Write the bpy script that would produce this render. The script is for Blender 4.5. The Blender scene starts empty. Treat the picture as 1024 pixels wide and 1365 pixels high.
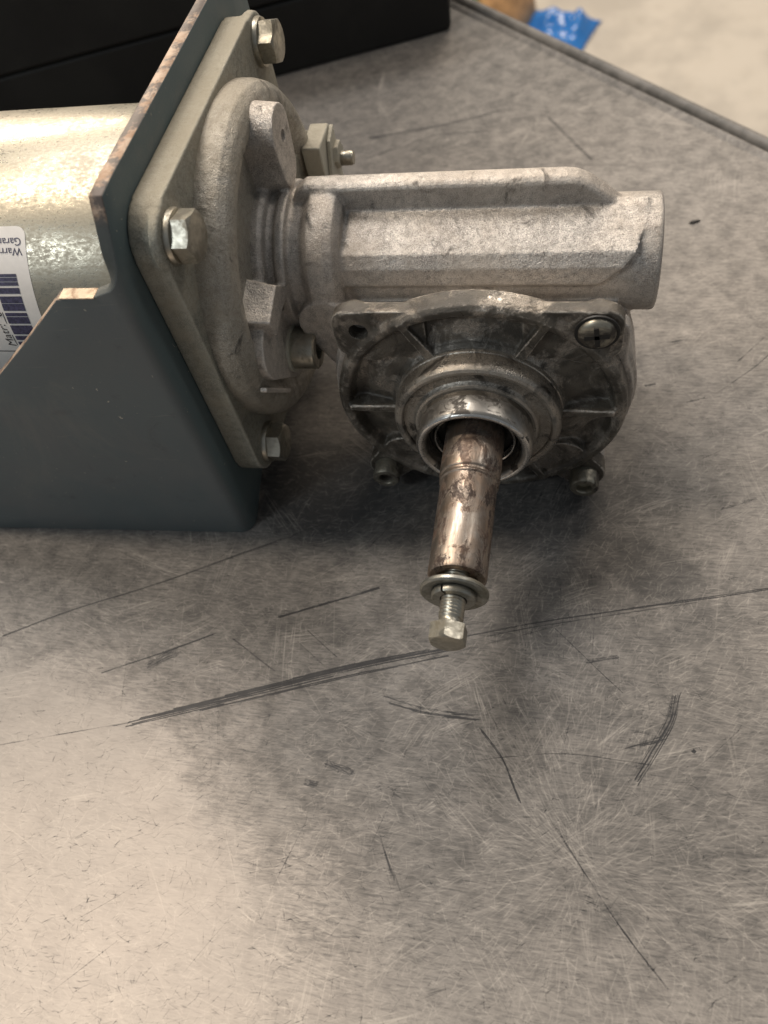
import bpy, bmesh, math, random
import numpy as np
from mathutils import Vector, Matrix

random.seed(7)
rng = np.random.default_rng(11)
S = 0.001            # everything below is written in millimetres
TZ = 64.0            # gear axis height above the bench top
C = bpy.context.scene.collection
scene = bpy.context.scene
PI = math.pi

def W(x, y, z):
    return Vector((x * S, y * S, (z + TZ) * S))

# ------------------------------------------------------------------ camera
cam_d = bpy.data.cameras.new('camera')
cam = bpy.data.objects.new('camera', cam_d)
C.objects.link(cam)
scene.camera = cam
p_, w_, r_ = math.radians(55.333), math.radians(21.918), math.radians(15.316)
cw, sw = math.cos(w_), math.sin(w_)
fh, rt, up = Vector((-sw, cw, 0)), Vector((cw, sw, 0)), Vector((0, 0, 1))
fw = fh * math.cos(p_) - up * math.sin(p_)
u = fh * math.sin(p_) + up * math.cos(p_)
rt2 = rt * math.cos(r_) - u * math.sin(r_)
u2 = rt * math.sin(r_) + u * math.cos(r_)
M = Matrix((rt2, u2, -fw)).transposed().to_4x4()
M.translation = W(37.1, -241.5, 285.4)
cam.matrix_world = M
cam_d.sensor_fit = 'VERTICAL'
cam_d.sensor_height = 36.0
cam_d.sensor_width = 27.0
cam_d.lens = 36.0 * 1086.18 / 1365.0
cam_d.clip_start = 0.01
cam_d.clip_end = 60.0
cam_d.dof.use_dof = True
cam_d.dof.focus_distance = 0.345
cam_d.dof.aperture_fstop = cam_d.lens / 3.4

# ------------------------------------------------------------------ world, lamps, exposure
world = bpy.data.worlds.new('World')
scene.world = world
world.use_nodes = True
bg = world.node_tree.nodes['Background']
bg.inputs[0].default_value = (0.86, 0.93, 1.0, 1)
bg.inputs[1].default_value = 0.16
scene.view_settings.view_transform = 'Standard'
scene.view_settings.look = 'None'
scene.view_settings.gamma = 1.0
scene.view_settings.exposure = 0.32

def lamp(name, loc, target, size, size_y, power, color):
    d = bpy.data.lights.new(name, 'AREA')
    d.shape = 'RECTANGLE'; d.size = size; d.size_y = size_y
    d.energy = power; d.color = color
    o = bpy.data.objects.new(name, d); C.objects.link(o)
    o.location = loc
    dirv = Vector(target) - Vector(loc)
    o.rotation_euler = dirv.to_track_quat('-Z', 'Y').to_euler()
    return o

WARM = (1.0, 0.85, 0.68)
NEUT = (1.0, 0.94, 0.87)
lamp('ceiling_lamp', (-1.20, 0.05, 1.70), (0, 0.05, 0), 0.22, 1.2, 17, WARM)
lamp('ceiling_lamp', (-2.40, 3.00, 1.75), (0, 0.1, 0), 1.4, 0.30, 45, WARM)
lamp('ceiling_lamp', (-1.45, -1.40, 1.60), (0, 0, 0), 0.45, 0.32, 9, (0.88, 0.96, 1.0))
lamp('ceiling_lamp', (-0.60, 0.85, 1.85), (0, 0.1, 0), 1.0, 0.22, 20, NEUT)
lamp('ceiling_lamp', (1.30, 0.70, 1.80), (0, 0.0, 0), 0.20, 1.0, 5, NEUT)
lamp('ceiling_lamp', (0.5, 3.3, 2.2), (0.3, 2.6, -0.9), 1.6, 1.0, 75, WARM)
sd = bpy.data.lights.new('added_pool_spot', 'SPOT')  # added lamp without a known source, makes the light pool at lower left
sd.energy = 140; sd.color = (1.0, 0.83, 0.67); sd.spot_size = math.radians(10.5); sd.spot_blend = 1.0; sd.shadow_soft_size = 0.02
so = bpy.data.objects.new('added_pool_spot', sd); C.objects.link(so)
so.location = (-0.75, -0.95, 1.5)
so.rotation_euler = (Vector((-0.172, -0.262, 0)) - so.location).to_track_quat('-Z', 'Y').to_euler()

# ------------------------------------------------------------------ node helpers
class NT:
    def __init__(s, name):
        s.m = bpy.data.materials.new(name); s.m.use_nodes = True
        s.t = s.m.node_tree; s.n = s.t.nodes; s.l = s.t.links
        s.b = s.n['Principled BSDF']
        s.co = s.n.new('ShaderNodeTexCoord').outputs['Object']
    def put(s, sock, v):
        if isinstance(v, bpy.types.NodeSocket): s.l.new(v, sock)
        elif v is not None:
            if isinstance(v, tuple) and len(v) == 3 and sock.type == 'RGBA': v = (*v, 1)
            sock.default_value = v
    def noise(s, scale, detail=4, rough=0.55, dist=0.0, vec=None, out='Fac'):
        n = s.n.new('ShaderNodeTexNoise'); s.put(n.inputs['Vector'], vec or s.co)
        n.inputs['Scale'].default_value = scale; n.inputs['Detail'].default_value = detail
        n.inputs['Roughness'].default_value = rough; n.inputs['Distortion'].default_value = dist
        return n.outputs[out]
    def mapping(s, scale=(1, 1, 1), rot=(0, 0, 0), loc=(0, 0, 0), vec=None):
        n = s.n.new('ShaderNodeMapping'); s.put(n.inputs['Vector'], vec or s.co)
        n.inputs['Scale'].default_value = scale; n.inputs['Rotation'].default_value = rot; n.inputs['Location'].default_value = loc
        return n.outputs[0]
    def ramp(s, fac, lo, hi, a=0.0, b=1.0):
        n = s.n.new('ShaderNodeMapRange'); n.interpolation_type = 'SMOOTHSTEP'
        s.put(n.inputs['Value'], fac)
        for k, v in (('From Min', lo), ('From Max', hi), ('To Min', a), ('To Max', b)): s.put(n.inputs[k], v)
        return n.outputs[0]
    def math(s, op, a, b=None, c=None):
        n = s.n.new('ShaderNodeMath'); n.operation = op
        s.put(n.inputs[0], a); s.put(n.inputs[1], b)
        if c is not None: s.put(n.inputs[2], c)
        return n.outputs[0]
    def mix(s, fac, a, b, blend='MIX'):
        n = s.n.new('ShaderNodeMix'); n.data_type = 'RGBA'; n.blend_type = blend
        s.put(n.inputs[0], fac); s.put(n.inputs[6], a); s.put(n.inputs[7], b)
        return n.outputs[2]
    def xyz(s, vec=None):
        n = s.n.new('ShaderNodeSeparateXYZ'); s.put(n.inputs[0], vec or s.co); return n.outputs
    def bump(s, h, strength, dist):
        n = s.n.new('ShaderNodeBump'); s.put(n.inputs['Height'], h)
        n.inputs['Strength'].default_value = strength; n.inputs['Distance'].default_value = dist
        s.l.new(n.outputs[0], s.b.inputs['Normal']); return n
    def set(s, color=None, rough=None, metal=None, spec=None):
        s.put(s.b.inputs['Base Color'], color); s.put(s.b.inputs['Roughness'], rough); s.put(s.b.inputs['Metallic'], metal)
        if spec is not None: s.b.inputs['Specular IOR Level'].default_value = spec
        return s.m

def cast_metal(name, base, dark, dust, grime_lo, grime_hi, dust_amt, metal=0.75, rough=0.45, grain=0.35, grime_shade=(0.025, 0.022, 0.018), gscale=45, edge=0.5, up=0.0):
    t = NT(name)
    a = t.noise(28, 5, 0.6); fine = t.noise(1900, 3, 0.65); mid = t.noise(330, 5, 0.65)
    col = t.mix(t.ramp(a, 0.35, 0.65), base, dark)
    col = t.mix(t.ramp(mid, 0.42, 0.62, 0, 0.40), col, tuple(v * 0.5 for v in dark))
    pit = t.ramp(fine, 0.52, 0.66, 0, 0.62)
    col = t.mix(pit, col, tuple(v * 0.35 for v in dark))
    col = t.mix(t.ramp(fine, 0.46, 0.34, 0, 0.5), col, tuple(min(1, v * 1.35) for v in base))
    d = t.math('MULTIPLY', t.ramp(t.noise(38, 5, 0.62, 0.3), 0.38, 0.66), dust_amt)
    col = t.mix(d, col, dust)
    g1 = t.noise(gscale, 8, 0.68, 0.6)
    g = t.ramp(g1, grime_lo, grime_hi)
    gcol = t.mix(t.ramp(t.noise(90, 4), 0.4, 0.65), grime_shade, tuple(v * 2.1 for v in grime_shade))
    col = t.mix(g, col, gcol)
    geo = t.n.new('ShaderNodeNewGeometry')
    wear = t.math('MULTIPLY', t.ramp(t.math('ADD', geo.outputs['Pointiness'], t.math('MULTIPLY', t.math('SUBTRACT', mid, 0.5), 0.10)), 0.515, 0.575), edge)
    col = t.mix(wear, col, tuple(min(1, v * 1.5) for v in base))
    g = t.math('MULTIPLY', g, t.math('SUBTRACT', 1.0, wear))
    m = t.math('MULTIPLY', t.math('SUBTRACT', 1.0, t.math('MAXIMUM', t.math('MULTIPLY', d, 0.9), t.math('MULTIPLY', g, 0.85))), metal)
    r = t.math('ADD', t.ramp(mid, 0.3, 0.7, rough - 0.08, rough + 0.14), t.math('MULTIPLY', d, 0.22))
    h = t.math('ADD', t.math('MULTIPLY', fine, 0.5), t.math('ADD', mid, t.math('MULTIPLY', g, 0.35)))
    if up:
        gn = t.n.new('ShaderNodeNewGeometry'); sz = t.xyz(gn.outputs['Normal'])[2]
        settled = t.math('MULTIPLY', t.ramp(t.math('ADD', sz, t.math('MULTIPLY', t.math('SUBTRACT', a, 0.5), 0.8)), 0.45, 0.95), up)
        col = t.mix(settled, col, tuple(v * 1.25 for v in dust))
        m = t.math('MULTIPLY', m, t.math('SUBTRACT', 1.0, t.math('MULTIPLY', settled, 0.8)))
    t.bump(h, min(1, grain * 1.7), 0.0008)
    return t.set(col, r, m)

M_alu = cast_metal('cast_aluminium', (0.63, 0.585, 0.535), (0.44, 0.405, 0.37), (0.46, 0.39, 0.32), 0.57, 0.76, 0.45, metal=0.72, rough=0.40, grain=0.5, gscale=85)
M_dusty = cast_metal('dusty_cast_aluminium', (0.37, 0.355, 0.30), (0.25, 0.245, 0.205), (0.30, 0.265, 0.20), 0.60, 0.78, 0.8, metal=0.45, rough=0.5, grain=0.40, up=0.75, gscale=70, edge=0.7)
M_bell = cast_metal('bell_cast_aluminium', (0.47, 0.44, 0.39), (0.34, 0.32, 0.275), (0.32, 0.275, 0.21), 0.57, 0.74, 0.6, metal=0.65, rough=0.38, grain=0.50, up=0.35, gscale=75, edge=0.7)
M_cover = cast_metal('grimy_cast_aluminium', (0.44, 0.40, 0.35), (0.24, 0.215, 0.185), (0.17, 0.135, 0.10), 0.40, 0.53, 0.5, metal=0.8, rough=0.31, grain=0.35, grime_shade=(0.048, 0.041, 0.032), gscale=60, edge=0.9)

def steel(name, base, stain, lo, hi, rough=0.3, stretch=None, metal=0.95, scale=70, bump=0.15):
    t = NT(name)
    v = t.mapping(stretch) if stretch else t.co
    n1 = t.noise(scale, 7, 0.66, 0.5, v); n2 = t.noise(420, 4, 0.6, 0, v)
    s1 = t.ramp(n1, lo, hi)
    col = t.mix(t.ramp(n2, 0.35, 0.7, 0, 0.5), base, tuple(c * 0.6 for c in base))
    col = t.mix(s1, col, stain)
    t.bump(t.math('ADD', t.math('MULTIPLY', n2, 0.5), s1), bump, 0.0004)
    return t.set(col, t.math('ADD', t.ramp(n2, 0.3, 0.7, rough - 0.06, rough + 0.1), t.math('MULTIPLY', s1, 0.22)), t.math('MULTIPLY', t.math('SUBTRACT', 1.0, t.math('MULTIPLY', s1, 0.6)), metal))

M_bolt = steel('zinc_steel', (0.46, 0.43, 0.36), (0.17, 0.15, 0.11), 0.46, 0.66, 0.34)
M_screw = steel('dirty_screw_steel', (0.40, 0.37, 0.30), (0.06, 0.05, 0.04), 0.42, 0.6, 0.36)
M_ring = steel('bright_ring_steel', (0.62, 0.60, 0.57), (0.10, 0.09, 0.08), 0.60, 0.66, 0.24, scale=130, bump=0.05)
M_hub = cast_metal('turned_hub_aluminium', (0.48, 0.44, 0.385), (0.27, 0.24, 0.205), (0.19, 0.15, 0.11), 0.50, 0.62, 0.45, metal=0.85, rough=0.27, grain=0.22, grime_shade=(0.022, 0.018, 0.014), gscale=70, edge=0.3)
M_dull = steel('dull_ring_steel', (0.42, 0.39, 0.35), (0.07, 0.06, 0.05), 0.50, 0.60, 0.34, scale=150, bump=0.15)
M_washer = steel('washer_steel', (0.36, 0.35, 0.31), (0.16, 0.14, 0.10), 0.45, 0.65, 0.4)
M_seal = NT('black_seal'); M_seal = M_seal.set((0.012, 0.011, 0.010), 0.5, 0.0)

def shaft_material():
    t = NT('stained_shaft_steel')
    v = t.mapping((1, 0.55, 1))
    n1 = t.noise(130, 8, 0.72, 0.5, v); n2 = t.noise(60, 5, 0.6, 0.2); fine = t.noise(700, 3, 0.6, 0, t.mapping((1, 0.15, 1)))
    y = t.xyz()[1]
    base = t.mix(t.ramp(n2, 0.38, 0.62), (0.40, 0.35, 0.30), (0.37, 0.27, 0.20))
    base = t.mix(t.ramp(fine, 0.38, 0.65, 0, 0.55), base, (0.22, 0.175, 0.14))
    base = t.mix(t.ramp(t.noise(260, 5, 0.7, 0.4), 0.45, 0.65, 0, 0.5), base, (0.25, 0.205, 0.17))
    stain = t.mix(t.ramp(t.noise(120, 4), 0.4, 0.6), (0.060, 0.042, 0.034), (0.13, 0.085, 0.062))
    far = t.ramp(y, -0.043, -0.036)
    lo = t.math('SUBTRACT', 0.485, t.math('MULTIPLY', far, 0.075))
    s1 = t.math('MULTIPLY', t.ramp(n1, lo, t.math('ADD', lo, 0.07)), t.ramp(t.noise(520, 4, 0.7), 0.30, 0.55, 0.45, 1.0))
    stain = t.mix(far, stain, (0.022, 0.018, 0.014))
    col = t.mix(s1, base, stain)
    t.bump(t.math('ADD', t.math('MULTIPLY', fine, 0.3), t.math('MULTIPLY', s1, 0.6)), 0.3, 0.0004)
    return t.set(col, t.math('ADD', t.ramp(fine, 0.3, 0.7, 0.34, 0.48), t.math('MULTIPLY', s1, 0.10)), t.math('SUBTRACT', 0.96, t.math('MULTIPLY', s1, 0.5)))
M_shaft = shaft_material()

def motor_material():
    t = NT('patinated_zinc')
    v = t.mapping((0.55, 1, 1), (0, 0, 0.0))
    n1 = t.noise(760, 5, 0.76, 0.25, v); n2 = t.noise(55, 5, 0.65)
    sp = t.ramp(t.math('ADD', n1, t.math('MULTIPLY', n2, 0.55)), 0.62, 0.92)
    col = t.mix(sp, (0.47, 0.43, 0.345), (0.31, 0.28, 0.22))
    t.bump(n1, 0.14, 0.0005)
    return t.set(col, t.math('ADD', 0.25, t.math('MULTIPLY', sp, 0.22)), t.math('SUBTRACT', 0.9, t.math('MULTIPLY', sp, 0.45)))
M_motor = motor_material()

def paint_material():
    t = NT('teal_grey_paint')
    n1 = t.noise(24, 5, 0.6); n2 = t.noise(1500, 2, 0.5); n3 = t.noise(150, 5, 0.7)
    o = t.xyz()
    col = t.mix(t.ramp(n1, 0.35, 0.65), (0.086, 0.105, 0.109), (0.104, 0.115, 0.116))
    col = t.mix(t.ramp(n3, 0.64, 0.74, 0, 0.5), col, (0.15, 0.15, 0.14))
    col = t.mix(t.ramp(t.noise(55, 6, 0.7, 0.6), 0.58, 0.75, 0, 0.5), col, (0.052, 0.055, 0.055))
    sc_ = t.noise(420, 3, 0.6, 0, t.mapping((0.06, 1, 1), (0.3, 0.5, 0.2)))
    col = t.mix(t.ramp(sc_, 0.66, 0.74, 0, 0.45), col, (0.17, 0.17, 0.16))
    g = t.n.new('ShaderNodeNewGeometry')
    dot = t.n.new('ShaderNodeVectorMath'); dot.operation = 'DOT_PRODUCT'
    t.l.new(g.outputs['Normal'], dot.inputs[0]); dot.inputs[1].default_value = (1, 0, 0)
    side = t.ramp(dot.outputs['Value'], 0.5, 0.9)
    col = t.mix(side, col, (0.084, 0.112, 0.114))  # faces toward positive X get their own tint, imitating the light on them
    sm_ = t.noise(11, 6, 0.7, 0.8)
    col = t.mix(t.ramp(sm_, 0.50, 0.72, 0, 0.45), col, (0.165, 0.160, 0.145))
    ch_ = t.noise(330, 3, 0.6, 0.3); cm_ = t.noise(30, 3, 0.6)
    col = t.mix(t.math('MULTIPLY', t.ramp(ch_, 0.68, 0.71), t.ramp(cm_, 0.50, 0.60)), col, (0.36, 0.33, 0.27))
    t.bump(t.math('ADD', t.math('MULTIPLY', n2, 0.6), n3), 0.2, 0.0005)
    return t.set(col, t.ramp(n1, 0.3, 0.7, 0.42, 0.58), 0.0, 0.45)
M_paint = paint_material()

def rust_material(bare):
    t = NT('bare_edge_steel' if bare else 'rusty_edge_steel')
    n1 = t.noise(150, 6, 0.7, 0.4); n2 = t.noise(70, 5, 0.65)
    col = t.mix(t.ramp(n1, 0.4, 0.62), (0.52, 0.42, 0.30) if bare else (0.36, 0.27, 0.20), (0.24, 0.145, 0.085))
    col = t.mix(t.ramp(n2, 0.47, 0.56, 0, 0.2 if bare else 0.9), col, (0.055, 0.045, 0.042))
    t.bump(n1, 0.4, 0.0005)
    if not bare:
        o = t.xyz()
        left = t.math('MULTIPLY', t.ramp(t.math('ADD', o[1], t.math('MULTIPLY', n2, 0.004)), -0.070, -0.073), t.ramp(o[0], -0.0785, -0.076))
        col = t.mix(left, col, (0.060, 0.068, 0.066))
    return t.set(col, 0.5, 0.5 if bare else 0.25)
M_rust = rust_material(False)
M_bare = rust_material(True)

def plain(name, col, rough=0.5, metal=0.0, noise=0.15, scale=200):
    t = NT(name)
    n = t.noise(scale, 4, 0.6)
    c = t.mix(t.ramp(n, 0.35, 0.65, 0, 1), tuple(v * (1 - noise) for v in col), tuple(v * (1 + noise) for v in col))
    t.bump(n, 0.1, 0.0004)
    return t.set(c, rough, metal)
M_label = plain('label_paper', (0.74, 0.70, 0.66), 0.45, 0, 0.03)
M_ink = plain('label_ink', (0.05, 0.045, 0.09), 0.5, 0, 0.4, 900)
M_pen = plain('black_pen_ink', (0.02, 0.02, 0.025), 0.5)

# ------------------------------------------------------------------ mesh helpers (millimetres)
def frame(axis, c):
    """maps (u, v, t): t runs along the axis"""
    x0, y0, z0 = c
    if axis == 'x': return lambda a, b, t: (x0 + t, y0 + a, z0 + b)
    if axis == 'y': return lambda a, b, t: (x0 + a, y0 + t, z0 + b)
    return lambda a, b, t: (x0 + a, y0 + b, z0 + t)

def lathe(bm, prof, axis, c=(0, 0, 0), segs=64, closed=False, a0=0.0, a1=2 * PI):
    f = frame(axis, c); full = abs(a1 - a0 - 2 * PI) < 1e-6
    n = segs if full else segs + 1
    rings = []
    for r, t in prof:
        if r < 1e-6: rings.append([bm.verts.new(f(0, 0, t))])
        else: rings.append([bm.verts.new(f(r * math.cos(a0 + (a1 - a0) * i / segs), r * math.sin(a0 + (a1 - a0) * i / segs), t)) for i in range(n)])
    pairs = list(zip(rings[:-1], rings[1:]))
    if closed: pairs.append((rings[-1], rings[0]))
    for A, B in pairs:
        for i in range(segs):
            j = (i + 1) % n
            if len(A) == 1 and len(B) == 1: continue
            if len(A) == 1: bm.faces.new((A[0], B[i], B[j]))
            elif len(B) == 1: bm.faces.new((A[i], B[0], A[j]))
            else: bm.faces.new((A[i], B[i], B[j], A[j]))
    if closed and not full:
        bm.faces.new([R[0] for R in rings]); bm.faces.new([R[-1] for R in rings][::-1])

def prism(bm, poly, axis, t0, t1, c=(0, 0, 0), poly2=None):
    f = frame(axis, c); q = poly2 or poly
    A = [bm.verts.new(f(a, b, t0)) for a, b in poly]
    B = [bm.verts.new(f(a, b, t1)) for a, b in q]
    n = len(poly)
    bm.faces.new(A[::-1]); bm.faces.new(B)
    for i in range(n):
        j = (i + 1) % n
        bm.faces.new((A[i], A[j], B[j], B[i]))

def box(bm, x0, x1, y0, y1, z0, z1):
    prism(bm, [(x0, y0), (x1, y0), (x1, y1), (x0, y1)], 'z', z0, z1)

def stadium(p, q, r, r2=None, n=14):
    (ax, ay), (bx, by) = p, q; r2 = r if r2 is None else r2
    a = math.atan2(by - ay, bx - ax)
    pts = [(bx + r2 * math.cos(a - PI / 2 + PI * i / n), by + r2 * math.sin(a - PI / 2 + PI * i / n)) for i in range(n + 1)]
    pts += [(ax + r * math.cos(a + PI / 2 + PI * i / n), ay + r * math.sin(a + PI / 2 + PI * i / n)) for i in range(n + 1)]
    return pts

def rrect(x0, x1, y0, y1, r, n=6):
    pts = []
    for cx, cy, a in ((x1 - r, y0 + r, -PI / 2), (x1 - r, y1 - r, 0), (x0 + r, y1 - r, PI / 2), (x0 + r, y0 + r, PI)):
        pts += [(cx + r * math.cos(a + PI / 2 * i / n), cy + r * math.sin(a + PI / 2 * i / n)) for i in range(n + 1)]
    return pts

ROOT = None
ROOT_MM = Vector((-60.0, 50.0, -TZ))
def finish(me, mats, angle=35, smooth=True):
    for m in (mats if isinstance(mats, (list, tuple)) else [mats]): me.materials.append(m)
    me.polygons.foreach_set('use_smooth', [smooth] * len(me.polygons))
    if smooth and angle: me.set_sharp_from_angle(angle=math.radians(angle))
    me.update()

def link(name, me, parent, origin_mm):
    o = bpy.data.objects.new(name, me); C.objects.link(o)
    if parent: o.parent = parent
    else: o.location = W(*origin_mm)
    return o

def obj(name, bm, mats, parent=None, origin=None, angle=35, bevel=0.0, bevel_seg=2):
    """bm in millimetres (scene frame) -> one mesh object with real scale"""
    og = Vector(origin) if origin else (ROOT_MM if parent else Vector((0, 0, -TZ)))
    bmesh.ops.recalc_face_normals(bm, faces=bm.faces[:])
    for v in bm.verts: v.co = (v.co - og) * S
    me = bpy.data.meshes.new(name); bm.to_mesh(me); bm.free()
    finish(me, mats, angle)
    o = link(name, me, parent, og)
    if bevel:
        b = o.modifiers.new('bevel', 'BEVEL'); b.width = bevel * S; b.segments = bevel_seg; b.limit_method = 'ANGLE'; b.angle_limit = math.radians(40)
    return o

def cast(name, bm, mats, parent, voxel=0.8, iters=4, cuts=None, angle=50):
    """fuse overlapping closed shapes into one skin with the soft fillets of a casting"""
    bmesh.ops.recalc_face_normals(bm, faces=bm.faces[:])
    me = bpy.data.meshes.new('tmp'); bm.to_mesh(me); bm.free()
    o = bpy.data.objects.new('tmp', me); C.objects.link(o)
    r = o.modifiers.new('r', 'REMESH'); r.mode = 'VOXEL'; r.voxel_size = voxel; r.adaptivity = 0
    s = o.modifiers.new('s', 'SMOOTH'); s.factor = 0.5; s.iterations = iters
    extra = []
    for i, cbm in enumerate(cuts or []):
        bmesh.ops.recalc_face_normals(cbm, faces=cbm.faces[:])
        cme = bpy.data.meshes.new('cut'); cbm.to_mesh(cme); cbm.free()
        co = bpy.data.objects.new('cut', cme); C.objects.link(co); extra.append(co)
        b = o.modifiers.new('b', 'BOOLEAN'); b.operation = 'DIFFERENCE'; b.object = co; b.solver = 'EXACT'
    dg = bpy.context.evaluated_depsgraph_get()
    out = bpy.data.meshes.new_from_object(o.evaluated_get(dg))
    for e in [o] + extra:
        m_ = e.data; bpy.data.objects.remove(e); bpy.data.meshes.remove(m_)
    n = len(out.vertices); co = np.empty(n * 3, dtype=np.float32); out.vertices.foreach_get('co', co)
    co = (co.reshape(-1, 3) - np.array(ROOT_MM, dtype=np.float32)) * S
    out.vertices.foreach_set('co', co.ravel())
    out.materials.clear()
    out.name = name
    finish(out, mats, angle)
    return link(name, out, parent, None)

def copy_tree(o, parent, delta):
    c = o.copy(); C.objects.link(c); c.parent = parent
    if delta is not None: c.location = o.location + delta
    for ch in list(o.children): copy_tree(ch, c, None)
    return c

def thing(name, label, cat, loc_mm, group=None):
    o = bpy.data.objects.new(name, None); C.objects.link(o); o.location = W(*loc_mm)
    o.empty_display_size = 0.02
    o['label'] = label; o['category'] = cat
    if group: o['group'] = group
    return o

# ------------------------------------------------------------------ bench top: worn sheet with scratches
X0, X1, Y0, Y1 = -300.0, 270.0, -300.0, 560.0       # mapped patch, mm
PPM = 4.0
TW, TH = int((X1 - X0) * PPM), int((Y1 - Y0) * PPM)
light = np.zeros((TH, TW), np.float32); dark = np.zeros((TH, TW), np.float32)

def splat(img, xs, ys, ws):
    fx = (xs - X0) * PPM - 0.5; fy = (ys - Y0) * PPM - 0.5
    ix = np.floor(fx).astype(np.int64); iy = np.floor(fy).astype(np.int64)
    ax = fx - ix; ay = fy - iy
    for dx, dy, w in ((0, 0, (1 - ax) * (1 - ay)), (1, 0, ax * (1 - ay)), (0, 1, (1 - ax) * ay), (1, 1, ax * ay)):
        jx, jy = ix + dx, iy + dy
        ok = (jx >= 0) & (jx < TW) & (jy >= 0) & (jy < TH)
        img += np.bincount(jy[ok] * TW + jx[ok], weights=(w * ws)[ok], minlength=TW * TH).reshape(TH, TW).astype(np.float32)

def strokes(img, cx, cy, ang, length, curve, weight, step=0.24):
    """many hair-thin strokes at once"""
    XS, YS, WS = [], [], []
    nmax = np.maximum(3, (length / step).astype(int))
    idx = np.repeat(np.arange(len(cx)), nmax)
    pos = np.concatenate([np.linspace(-0.5, 0.5, n) for n in nmax])
    L = length[idx]; a = ang[idx]; k = curve[idx]
    s = pos * L; off = k * (pos ** 2) * L
    xs = cx[idx] + s * np.cos(a) - off * np.sin(a)
    ys = cy[idx] + s * np.sin(a) + off * np.cos(a)
    ws = weight[idx] * np.clip(1.25 - 2.0 * np.abs(pos), 0.1, 1) * step * PPM
    splat(img, xs, ys, ws)

# direction of the wear: radial round one spot, streaky elsewhere
SW = (52.0, -178.0)
n = 150000
cx = rng.uniform(X0, X1, n); cy = Y0 + (Y1 - Y0) * rng.uniform(0, 1, n) ** 1.5
d = np.hypot(cx - SW[0], cy - SW[1])
rad = np.arctan2(cy - SW[1], cx - SW[0])
flow = 0.25 + 0.9 * np.sin(cx * 0.013 + 1.0) * np.cos(cy * 0.011 + 0.4)
flow = np.where(cx < -90, -0.18 + rng.normal(0, 0.12, n), flow)
near = (d < 95) & (rng.uniform(0, 1, n) < 0.42 * np.clip(1.2 - d / 95, 0, 1) * np.clip(d / 14, 0.1, 1))
ang = np.where(near, rad + rng.normal(0, 0.30, n), np.where(rng.uniform(0, 1, n) < 0.60, flow + rng.normal(0, 0.35, n), rng.uniform(0, PI, n)))
strokes(light, cx, cy, ang, rng.uniform(1.0, 6.5, n) * np.where(near, 2.2, 1), rng.normal(0, 0.012, n), rng.uniform(0.10, 0.98, n) ** 1.6 * np.where((cx < -70) & (cy < -120), 0.55, 1.0))
n = 90000
cx = rng.uniform(X0, X1, n); cy = Y0 + (Y1 - Y0) * rng.uniform(0, 1, n) ** 1.5
ang = np.where(rng.uniform(0, 1, n) < 0.5, 0.2 + rng.normal(0, 0.4, n), rng.uniform(0, PI, n))
strokes(dark, cx, cy, ang, rng.uniform(1.0, 7, n), rng.normal(0, 0.012, n), rng.uniform(0.06, 0.55, n))
# bundles of parallel scratches
def bundles(img, count, lo, hi, w0, w1, bias=None):
    CX, CY, AN, LE, CU, WE = [], [], [], [], [], []
    for _ in range(count):
        bx, by = rng.uniform(X0, X1), Y0 + (Y1 - Y0) * rng.uniform(0, 1) ** 1.5
        a_ = rng.uniform(0, PI) if bias is None or rng.uniform() < 0.5 else rng.normal(bias, 0.35)
        m_ = rng.integers(4, 22); sp_ = rng.uniform(1.0, 6.0); L_ = rng.uniform(lo, hi); cu_ = rng.normal(0, 0.06)
        if bx < -85 and by < -130: w0_, w1_ = w0 * 0.35, w1 * 0.35
        else: w0_, w1_ = w0, w1
        o_ = rng.normal(0, sp_, m_); t_ = rng.normal(0, L_ * 0.25, m_)
        CX.append(bx + t_ * math.cos(a_) - o_ * math.sin(a_)); CY.append(by + t_ * math.sin(a_) + o_ * math.cos(a_))
        AN.append(a_ + rng.normal(0, 0.05, m_)); LE.append(L_ * rng.uniform(0.4, 1.2, m_)); CU.append(np.full(m_, cu_)); WE.append(rng.uniform(w0_, w1_) * rng.uniform(0.5, 1.0, m_))
    strokes(img, *[np.concatenate(q) for q in (CX, CY, AN, LE, CU, WE)])
bundles(light, 900, 5, 32, 0.25, 1.0, 0.3)
bundles(dark, 420, 5, 26, 0.12, 0.65, 0.35)
# longer single scratches
n = 1100
cx = rng.uniform(X0, X1, n); cy = Y0 + (Y1 - Y0) * rng.uniform(0, 1, n) ** 1.3
strokes(light, cx, cy, rng.uniform(0, PI, n), rng.uniform(8, 45, n), rng.normal(0, 0.025, n), rng.uniform(0.15, 0.8, n) ** 1.4)
n = 320
cx = rng.uniform(X0, X1, n); cy = Y0 + (Y1 - Y0) * rng.uniform(0, 1, n) ** 1.2
strokes(dark, cx, cy, rng.normal(0.35, 0.7, n), rng.uniform(8, 45, n), rng.normal(0, 0.03, n), rng.uniform(0.12, 0.7, n))
# the fan of scratches round the spot
n = 420
a = np.where(rng.uniform(0, 1, n) < 0.65, rng.normal(2.25, 0.40, n), rng.uniform(0, 2 * PI, n))
q = rng.uniform(8, 60, n)
strokes(light, SW[0] + q * np.cos(a) + rng.normal(0, 4, n), SW[1] + q * np.sin(a) + rng.normal(0, 4, n), a + rng.normal(0, 0.12, n), rng.uniform(8, 34, n), rng.normal(0, 0.06, n), rng.uniform(0.1, 0.45, n))
# arcs of wiping to the lower right
n = 500
q = rng.uniform(25, 80, n); a = rng.normal(-0.7, 0.5, n)
strokes(light, 60 + q * np.cos(a), -235 + q * np.sin(a) + 25, a + PI / 2 + rng.normal(0, 0.1, n), rng.uniform(10, 40, n), rng.normal(0.1, 0.06, n), rng.uniform(0.1, 0.4, n))

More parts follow.
